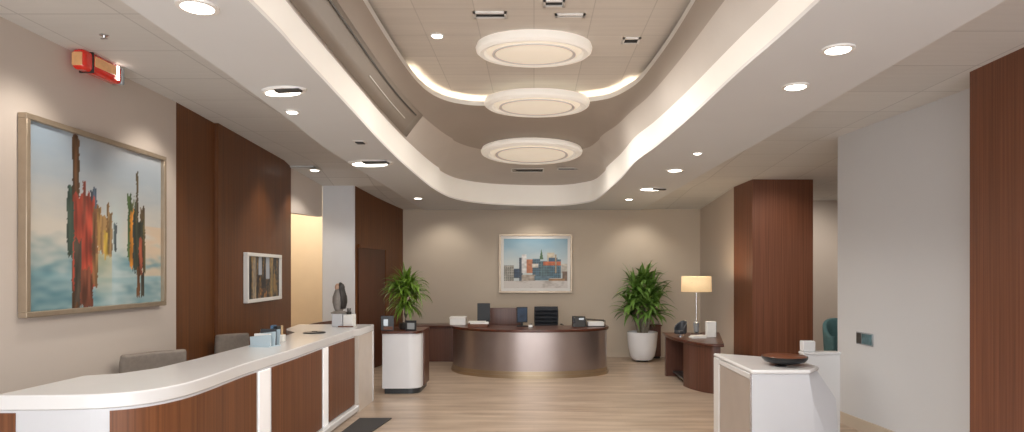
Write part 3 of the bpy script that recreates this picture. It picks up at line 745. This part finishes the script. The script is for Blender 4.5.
MB().box(-.045, .05, -.015, -.011, .02, .10).build('picture', M['glass'], t)

# ------------------------------------------------------------------ curved reception desk
ZD = .71
df = cat_rom([(-1.30, 10.45), (-1.27, 10.1), (-1.08, 9.72), (-.7, 9.45), (-.3, 9.33), (.1, 9.32), (.5, 9.38), (.85, 9.52), (1.06, 9.72), (1.13, 9.98), (1.1, 10.3)], 8)
t = thing('reception_desk', 'curved bronze reception desk with walnut rim before the back wall', 'desk', (0, 10, 0))
TT = T(0, -10, 0)
inner_d = offset(df, .58)
MB().prism(ribbon(df, .0, .04), .10, ZD-.04, TT).build('bronze_front', M['bronze'], t, smooth=True)
MB().prism(ribbon(df, -.03, .05), .0, .05, TT).build('base', M['gold'], t, smooth=True)
MB().prism(ribbon(df, -.012, .05), .05, .10, TT).build('base_trim', M['gold'], t, smooth=True)
top_pts = [tuple(p) for p in offset(df, -.035)] + [(.62, 10.32), (.55, 10.12), (.1, 10.02), (-.4, 10.05), (-.72, 10.25), (-.78, 10.5)]
MB().prism(top_pts, ZD-.04, ZD, TT).build('desk_top', M['ctop'], t, bevel=.012, seg=3)
MB().box(-.76, -.72, 10.28, 10.46, 0, ZD-.04, TT).build('support_panel', M['table'], t)
MB().box(.60, .64, 10.0, 10.24, 0, ZD-.04, TT).build('support_panel', M['table'], t)
# low wing to the plinth
t = thing('desk_wing', 'low walnut desk wing between the plinth and the bronze desk', 'desk', (-1.8, 11.1, 0))
MB().box(-.50, .42, -.03, .02, 0, .59).build('front_panel', M['table'], t)
MB().box(-.55, .44, -.06, .42, .59, .625).build('top', M['ctop'], t, bevel=.006)
MB().box(-.50, -.46, .02, .4, 0, .59).build('end_panel', M['table'], t)
MB().box(.38, .42, .02, .4, 0, .59).build('end_panel', M['table'], t)

# desk items
def item(name, label, cat, x, y, z, rz=0, group=None): return thing(name, label, cat, (x, y, z), rz, group)
def px(x, D): return (x-534)*D/F
t = item('file_box', 'white file box at the left end of the bronze desk', 'box', px(458, 10.15), 10.2, ZD)
MB().box(-.125, .125, -.1, .1, 0, .11).build('box_body', M['paper'], t, bevel=.006)
MB().box(-.13, .13, -.105, .105, .095, .13).build('lid', M['framew'], t, bevel=.005)
t = item('document_tray', 'walnut document tray with white papers on the bronze desk', 'tray', px(479, 9.85), 9.82, ZD)
MB().box(-.16, .14, -.1, .1, 0, .045).build('tray', M['bookb'], t, bevel=.004)
MB().box(-.13, .15, -.09, .09, .047, .07, T(0, 0, 0, 0, 0, .08)).build('paper_stack', M['paper'], t)
MB().box(-.15, .10, -.09, .09, .072, .085, T(0, 0, 0, 0, 0, -.05)).build('paper_stack', M['framew'], t)
def monitor(label, x, y, w, h, rz, sm, name='monitor', z0=.06):
    t = item(name, label, 'monitor', x, y, ZD, rz)
    MB().box(-w/2, w/2, -.014, .014, z0, z0+h).build('casing', M['black'], t, bevel=.005); cs = t.children[0]
    MB().box(-w/2+.012, w/2-.012, -.017, -.013, z0+.014, z0+h-.012).build('screen', sm, cs)
    MB().box(-.02, .02, .012, .03, .01, z0+h*.5).build('stand', M['black'], t)
    MB().box(-min(.09, w/2), min(.09, w/2), -.05, .07, 0, .012).build('foot', M['black'], t, bevel=.003)
    return t
monitor('black monitor behind the document tray on the bronze desk', px(483.5, 10.0), 10.05, .20, .29, 0, M['screen'])
monitor('narrow blue lit monitor turned sideways left of the ribbed chair', px(522, 9.9), 9.88, .17, .24, .2, M['blueg'])
t = thing('standing_screen', 'brown free-standing panel behind the middle of the bronze desk', 'panel', (px(503.5, 10.62), 10.62, 0))
MB().box(-.28, .28, -.02, .02, .03, .955).build('panel', M['table'], t, bevel=.006)
for s in (-1, 1): MB().box(s*.22-.03, s*.22+.03, -.14, .14, 0, .03).build('foot', M['black'], t, bevel=.004)
office_chair('ribbed_chair', 'charcoal ribbed office chair behind the bronze desk', (px(546.5, 10.7), 10.7, 0), PI, M['char'], ribs=7, bw=.42, bh=.45, bz=.51, group=None)
t = item('desk_telephone', 'black desk telephone right of the ribbed chair', 'telephone', px(578.5, 9.9), 9.85, ZD, 0)
MB().add([(-.1, -.09, 0), (.1, -.09, 0), (.1, .06, 0), (-.1, .06, 0), (-.1, -.03, .15), (.1, -.03, .15), (.1, .06, .16), (-.1, .06, .16)],
         [(3, 2, 1, 0), (4, 5, 6, 7), (0, 1, 5, 4), (1, 2, 6, 5), (2, 3, 7, 6), (3, 0, 4, 7)]).build('body', M['black'], t, bevel=.006)
MB().box(.0, .075, -.05, -.045, .105, .135).build('display', M['glass'], t)
MB().tube([(-.075, -.075, .07), (-.08, -.06, .10), (-.075, -.035, .15)], .016).build('handset', M['char'], t, smooth=True)
t = item('paper_tray', 'black wire paper tray with sheets at the right end of bronze desk', 'tray', px(595, 9.95), 9.9, ZD, 0)
MB().box(-.14, .14, -.1, .1, 0, .012).build('tray_floor', M['black'], t)
MB().tube([(-.14, -.1, .11), (.14, -.1, .09), (.14, .1, .09), (-.14, .1, .11), (-.14, -.1, .11)], .006, 6).build('rim', M['black'], t)
b = MB()
for x_, y_ in ((-.14, -.1), (.14, -.1), (.14, .1), (-.14, .1)): b.tube([(x_, y_, 0), (x_, y_, .1)], .005, 6)
b.build('posts', M['black'], t)
MB().box(-.12, .12, -.09, .09, .015, .07, T(0, 0, 0, 0, 0, .05)).build('paper_stack', M['paper'], t)
t = item('sticky_note_block', 'small white note block beside the narrow monitor', 'note block', px(530.5, 9.7), 9.68, ZD)
MB().box(-.03, .03, -.03, .03, 0, .04).build('sheets', M['paper'], t, bevel=.002)
MB().box(-.033, .033, -.033, .033, 0, .006).build('backing', M['char'], t)

# ------------------------------------------------------------------ big plant
t = thing('potted_dracaena', 'tall bushy green plant in a white tapered pot by the back wall', 'plant', (1.88, 11.12, 0))
MB().lathe([(.001, 0), (.10, 0), (.11, .03), (.001, .03)], 24).build('pot_foot', M['darkst'], t, smooth=True)
MB().lathe([(.10, .03), (.17, .035), (.215, .10), (.245, .25), (.26, .42), (.265, .505), (.25, .515), (.24, .5), (.235, .45), (.001, .45)], 40).build('pot', M['pot'], t, smooth=True)
MB().lathe([(.236, .451), (.15, .47), (.001, .475)], 28).build('soil', M['soil'], t, smooth=True)
heads = []
for k, (x_, y_, z_) in enumerate(((.04, 0, 1.42), (.16, .03, 1.2), (-.14, -.03, 1.25), (.05, -.12, 1.0), (-.06, .12, 1.3), (.22, -.05, .98), (-.2, .05, .98))):
    MB().tube([(x_*.3, y_*.3, .45), (x_*.6, y_*.6, (z_+.45)/2), (x_, y_, z_)], [.020, .016, .012], 8).build('cane', M['trunk'], t, smooth=True)
    heads.append((x_, y_, z_))
b = MB()
for k, h in enumerate(heads):
    plant_leaves(b, h, 34, .52 if k else .40, .27, .062, (-.1, 1.4), 50+k)
    plant_leaves(b, (h[0], h[1], h[2]-.15), 20, .50, .3, .060, (-.2, .8), 80+k)
b.build('foliage', M['leaf2'], t, fix=False, smooth=True)
t = thing('low_cabinet', 'low brown cabinet half hidden behind the white plant pot', 'cabinet', (2.33, 11.45, 0))
MB().box(-.25, -.06, .0, .18, .04, .58).build('body', M['table'], t, bevel=.004)
MB().box(-.26, -.04, -.015, .19, .58, .605).build('top', M['ctop'], t, bevel=.003)
MB().box(-.24, -.07, .02, .16, 0, .04).build('plinth', M['black'], t)

# ------------------------------------------------------------------ side desk with lamp
ZK = .64
t = thing('side_desk', 'curved walnut side desk with kneehole under the table lamp', 'desk', (2.4, 8.9, 0))
TT = T(-2.4, -8.9, 0)
topo = cat_rom([(1.93, 9.66), (1.92, 9.25), (1.96, 8.8), (2.05, 8.45), (2.15, 8.22), (2.27, 8.1), (2.40, 8.08)], 6)
MB().prism([tuple(p) for p in topo]+[(2.80, 9.66)], ZK-.04, ZK, TT).build('desk_top', M['ctop'], t, bevel=.008)
bo = cat_rom([(2.03, 8.7), (2.07, 8.5), (2.15, 8.3), (2.26, 8.16), (2.37, 8.13)], 6)
MB().prism([tuple(p) for p in bo]+[(2.50, 8.7)], 0.0, ZK-.04, TT).build('curved_pedestal', M['table'], t, smooth=True)
MB().box(1.96, 2.76, 9.52, 9.6, 0, ZK-.04, TT).build('end_panel', M['table'], t, bevel=.003)
MB().prism([(2.46, 8.7), (2.50, 8.7), (2.75, 9.52), (2.71, 9.52)], .2, ZK-.04, TT).build('back_panel', M['table'], t)
MB().box(2.06, 2.44, 8.72, 9.5, .06, .085, TT).build('foot_shelf', M['darkbase'], t)
t = thing('table_lamp', 'slim table lamp with beige drum shade on the side desk', 'lamp', (2.39, 9.42, ZK))
MB().lathe([(.001, 0), (.075, 0), (.08, .012), (.02, .02), (.001, .02)], 24).build('base', M['chrome'], t, smooth=True)
MB().lathe([(.012, .02), (.04, .03), (.048, .16), (.03, .18), (.008, .19)], 20).build('glass_body', M['glass'], t, smooth=True)
MB().tube([(0, 0, .18), (0, 0, .76)], .007, 10).build('pole', M['chrome'], t, smooth=True)
b = MB(); n = 36
b.grid([[(r*math.cos(2*PI*k/n), r*math.sin(2*PI*k/n), z) for k in range(n)] for r, z in ((.218, .62), (.212, .845))], closed=True)
b.build('lamp_shade', M['shade'], t, smooth=True, solid=.004)
b = MB(); 
for k in range(3): a = 2*PI*k/3; b.tube([(0, 0, .76), (.228*math.cos(a), .228*math.sin(a), .76)], .003, 6)
b.build('shade_spider', M['chrome'], t)
MB().lathe([(.001, .70), (.03, .72), (.035, .75), (.02, .79), (.001, .80)], 14).build('bulb', M['lens'], t, smooth=True)
ld = bpy.data.lights.new('lamp_bulb', 'POINT'); ld.energy = 9; ld.color = (1, .8, .55); ld.shadow_soft_size = .05
lo = bpy.data.objects.new('lamp_bulb', ld); C.objects.link(lo); lo.location = (2.39, 9.42, ZK+.85)
# black miniature armchair shaped phone stand
t = thing('model_armchair', 'small black model armchair on the side desk', 'ornament', (2.07, 9.05, ZK), .5)
MB().lathe([(.001, 0), (.05, 0), (.05, .008), (.012, .014), (.012, .035), (.001, .035)], 16).build('pedestal', M['chrome'], t, smooth=True)
MB().box(-.075, .07, -.06, .06, .035, .085).build('seat', M['char'], t, bevel=.02, seg=4)
rws = []
for j in range(6):
    v = j/5
    rws.append([((.085+.01*v)*math.cos(a)+.0, .07*math.sin(a),   .05+(.19*v)*(.35+.55*max(0, math.cos((a-.3)/1.3)))) for a in [-1.7+4.0*i/16 for i in range(17)]])
MB().grid(rws).build('backrest', M['char'], t, smooth=True, solid=.018, bevel=.005)
t = thing('white_card_box', 'white upright card box on the side desk below the lamp', 'box', (2.47, 8.95, ZK), .1)
MB().box(-.065, .065, -.04, .04, 0, .22).build('box_body', M['paper'], t, bevel=.006)
MB().box(.066, .071, -.035, .035, .01, .21).build('grey_side', M['glass'], t)
t = thing('paper_stack', 'low stack of white papers on the side desk', 'papers', (2.27, 8.85, ZK), .2)
MB().box(-.11, .09, -.07, .07, 0, .02).build('sheets', M['paper'], t)
MB().box(-.09, .1, -.06, .06, .021, .035, T(0, 0, 0, 0, 0, .15)).build('booklet', M['framew'], t, bevel=.002)

# ------------------------------------------------------------------ white counter, foreground right
ZW = .80
t = thing('white_service_counter', 'white chamfered service counter with grey inset panel, foreground right', 'counter', (1.95, 5.2, 0))
TT = T(-1.95, -5.2, 0)
def hex8(b4, t4, z0, z1): return [(x, y, z0) for x, y in b4]+[(x, y, z1) for x, y in t4]
XL = 1.645
b = MB()
fr = [(XL, 4.83), (2.14, 4.83), (2.40, 5.0), (2.36, 5.3), (XL, 5.82)]
md = [(XL, 4.83), (2.11, 4.83), (2.36, 5.0), (2.33, 5.3), (XL, 5.82)]
tp = [(XL, 4.83), (2.075, 4.83), (2.215, 5.01), (2.22, 5.3), (XL, 5.82)]
b.add([(x, y, 0) for x, y in fr]+[(x, y, .56) for x, y in md]+[(x, y, ZW-.02) for x, y in tp],
      [list(range(5))[::-1], [10, 11, 12, 13, 14]]+[(r*5+i, r*5+(i+1) % 5, r*5+5+(i+1) % 5, r*5+5+i) for r in (0, 1) for i in range(5)], TT)
b.build('body', M['solidg'], t, bevel=.006)
MB().prism([(XL-.012, 4.815), (2.08, 4.815), (2.225, 5.0), (2.24, 5.4), (1.99, 5.6), (XL-.008, 5.84)], ZW-.02, ZW+.012, TT).build('top', M['solid'], t, bevel=.014, seg=4)
MB().box(XL-.012, XL, 4.83, 4.845, 0, ZW-.02, TT).build('steel_edge', M['chrome'], t)
MB().box(XL-.012, XL, 5.66, 5.82, 0, ZW-.02, TT).build('frame_post', M['solid'], t, bevel=.01)
MB().box(XL-.012, XL, 4.845, 5.68, ZW-.065, ZW-.02, TT).build('frame_rail', M['solid'], t, bevel=.006)
MB().box(XL-.004, XL, 4.845, 5.68, 0.02, ZW-.065, TT).build('grey_inset', M['inset'], t)
# low white partition behind it
t = thing('low_partition', 'low white partition wall behind the white service counter', 'partition', (2.72, 6.2, 0))
MB().box(-.13, .225, -.05, .05, 0, .755).build('panel', M['solid'], t, bevel=.008)
MB().box(-.135, .23, -.06, .06, .755, .78).build('cap', M['solid'], t, bevel=.006)
MB().box(-.13, -.01, -.045, .045, .78, .885).build('raised_block', M['solid'], t, bevel=.01)
t = thing('lacquer_dish', 'round dark brown dish on a black foot atop white counter', 'dish', (1.985, 5.07, ZW+.012))
MB().lathe([(.001, 0), (.045, 0), (.045, .006), (.02, .012), (.018, .02), (.001, .02)], 20, None, -.05, -.05).build('foot', M['black'], t, smooth=True)
MB().lathe([(.001, .014), (.10, .016), (.15, .03), (.172, .055), (.174, .072), (.001, .0725)], 48).build('bowl', M['black'], t, smooth=True)
MB().lathe([(.166, .0726), (.158, .078), (.001, .082)], 48).build('dish_surface', M['lacq'], t, smooth=True)
# teal chair in the recess
t = thing('teal_armchair', 'teal upholstered armchair glimpsed beside the right wall edge', 'chair', (3.93, 7.95, 0), .2)
MB().box(-.26, .26, -.26, .26, .3, .46).build('seat', M['tealf'], t, bevel=.04, seg=4)
rws = []
for j in range(6):
    v = j/5; rws.append([((.27+.02*v)*math.cos(a), (.27+.03*v)*math.sin(a), .40+v*(.36+.20*max(0, math.sin(a)))) for a in [-.25+(PI+.5)*i/18 for i in range(19)]])
MB().grid(rws).build('backrest', M['tealf'], t, smooth=True, solid=.05, bevel=.012)
for sx in (-1, 1):
    for sy in (-1, 1): MB().tube([(sx*.2, sy*.2, .31), (sx*.23, sy*.23, 0)], [.02, .012]).build('leg', M['chrome'], t, smooth=True)
# wall plate
yw = 6.17; xw = RA[0]+(RB[0]-RA[0])*(RA[1]-yw)/(RA[1]-RB[1])
t = thing('wall_switch', 'dark teal glass switch plate on the right white wall', 'switch', (xw-.001, yw, .905), PI*1.5+math.atan2(RB[0]-RA[0], RA[1]-RB[1])*-1+PI*0)
t.rotation_euler = (0, 0, -PI/2-math.atan2(RB[0]-RA[0], RA[1]-RB[1])*-1)
MB().box(-.13, .13, -.012, 0, -.06, .06).build('plate', M['glass'], t, bevel=.004)
MB().box(-.12, -.045, -.016, -.012, -.05, .05).build('rocker', M['grille'], t, bevel=.002)
MB().box(-.035, .12, -.016, -.012, -.05, .05).build('mirror_panel', M['tealm'], t, bevel=.002)

# ------------------------------------------------------------------ light
def area(name, loc, rot, sx, sy, e, col):
    ld = bpy.data.lights.new(name, 'AREA'); ld.shape = 'RECTANGLE'; ld.size = sx; ld.size_y = sy; ld.energy = e; ld.color = col
    lo = bpy.data.objects.new(name, ld); C.objects.link(lo); lo.location = loc; lo.rotation_euler = rot; return lo
def spot(name, loc, target, e, size, blend, col, soft=.08):
    ld = bpy.data.lights.new(name, 'SPOT'); ld.energy = e; ld.spot_size = math.radians(size); ld.spot_blend = blend; ld.color = col; ld.shadow_soft_size = soft
    lo = bpy.data.objects.new(name, ld); C.objects.link(lo); lo.location = loc
    lo.rotation_euler = (Vector(target)-Vector(loc)).to_track_quat('-Z', 'Y').to_euler(); return lo
for y in (1.2,):
    area('overhead_fill', (0, y, ZU+.05), (0, 0, 0), 1.4, 1.0, 26, (1, .93, .84))  # unseen area light above the frame, no panel fixture modelled
for (x, y, z, r) in ((0, 5.0, ZU-.05, .4), (.03, 6.55, ZU-.12, .5), (-.03, 8.45, E+1.5, .6)):
    ld = bpy.data.lights.new('ring_light_glow', 'AREA'); ld.shape = 'DISK'; ld.size = 2*r; ld.energy = 22; ld.color = (1, .94, .86)
    lo = bpy.data.objects.new('ring_light_glow', ld); C.objects.link(lo); lo.location = (x, y, z)
warm = (1, .92, .82)
for y in (3.9, 5.2): spot('wall_washer', (-2.5, y, 2.95), (-3.15, y, 1.9), 22, 80, .7, warm)
for x in (-1.6, 0, 1.9): spot('back_wall_washer', (x, 10.95, 2.6), (x, 11.67, 1.5), 14, 95, .8, warm)
spot('panel_washer', (-2.6, 7.7, 2.95), (-3.3, 7.7, 1.5), 25, 80, .8, warm)
spot('column_washer', (2.9, 7.6, 2.8), (3.3, 8.85, 1.6), 38, 80, .8, warm)
ld = bpy.data.lights.new('niche_lamp', 'POINT'); ld.energy = 26; ld.color = (1, .88, .72); ld.shadow_soft_size = .15
lo = bpy.data.objects.new('niche_lamp', ld); C.objects.link(lo); lo.location = (-3.9, 10.0, 2.6)
spot('recess_fill_spot', (4.3, 9.3, 2.6), (4.4, 10.8, 1.2), 60, 110, .8, (1, .92, .82))  # added spot without a fixture, brightens the recess back wall
spot('recess_fill_spot', (4.3, 7.0, 2.8), (3.9, 8.0, .5), 40, 100, .8, (1, .92, .82))  # second added spot, fills the recess around the teal chair
w = bpy.data.worlds.new('world'); bpy.context.scene.world = w; w.use_nodes = True
w.node_tree.nodes['Background'].inputs['Color'].default_value = (.95, .97, 1, 1)
w.node_tree.nodes['Background'].inputs['Strength'].default_value = 3.4

# ------------------------------------------------------------------ camera
cam = bpy.data.cameras.new('camera'); co = bpy.data.objects.new('camera', cam); C.objects.link(co)
co.location = (0, 0, E); co.rotation_euler = (PI/2, 0, 0)
cam.sensor_width = 36; cam.lens = F/1024*36; cam.shift_x = -22/1024; cam.shift_y = 56/1024; cam.clip_start = .05
sc = bpy.context.scene; sc.camera = co
sc.view_settings.view_transform = 'Standard'; sc.view_settings.look = 'None'; sc.view_settings.gamma = 1
sc.view_settings.use_curve_mapping = False; sc.view_settings.exposure = .4
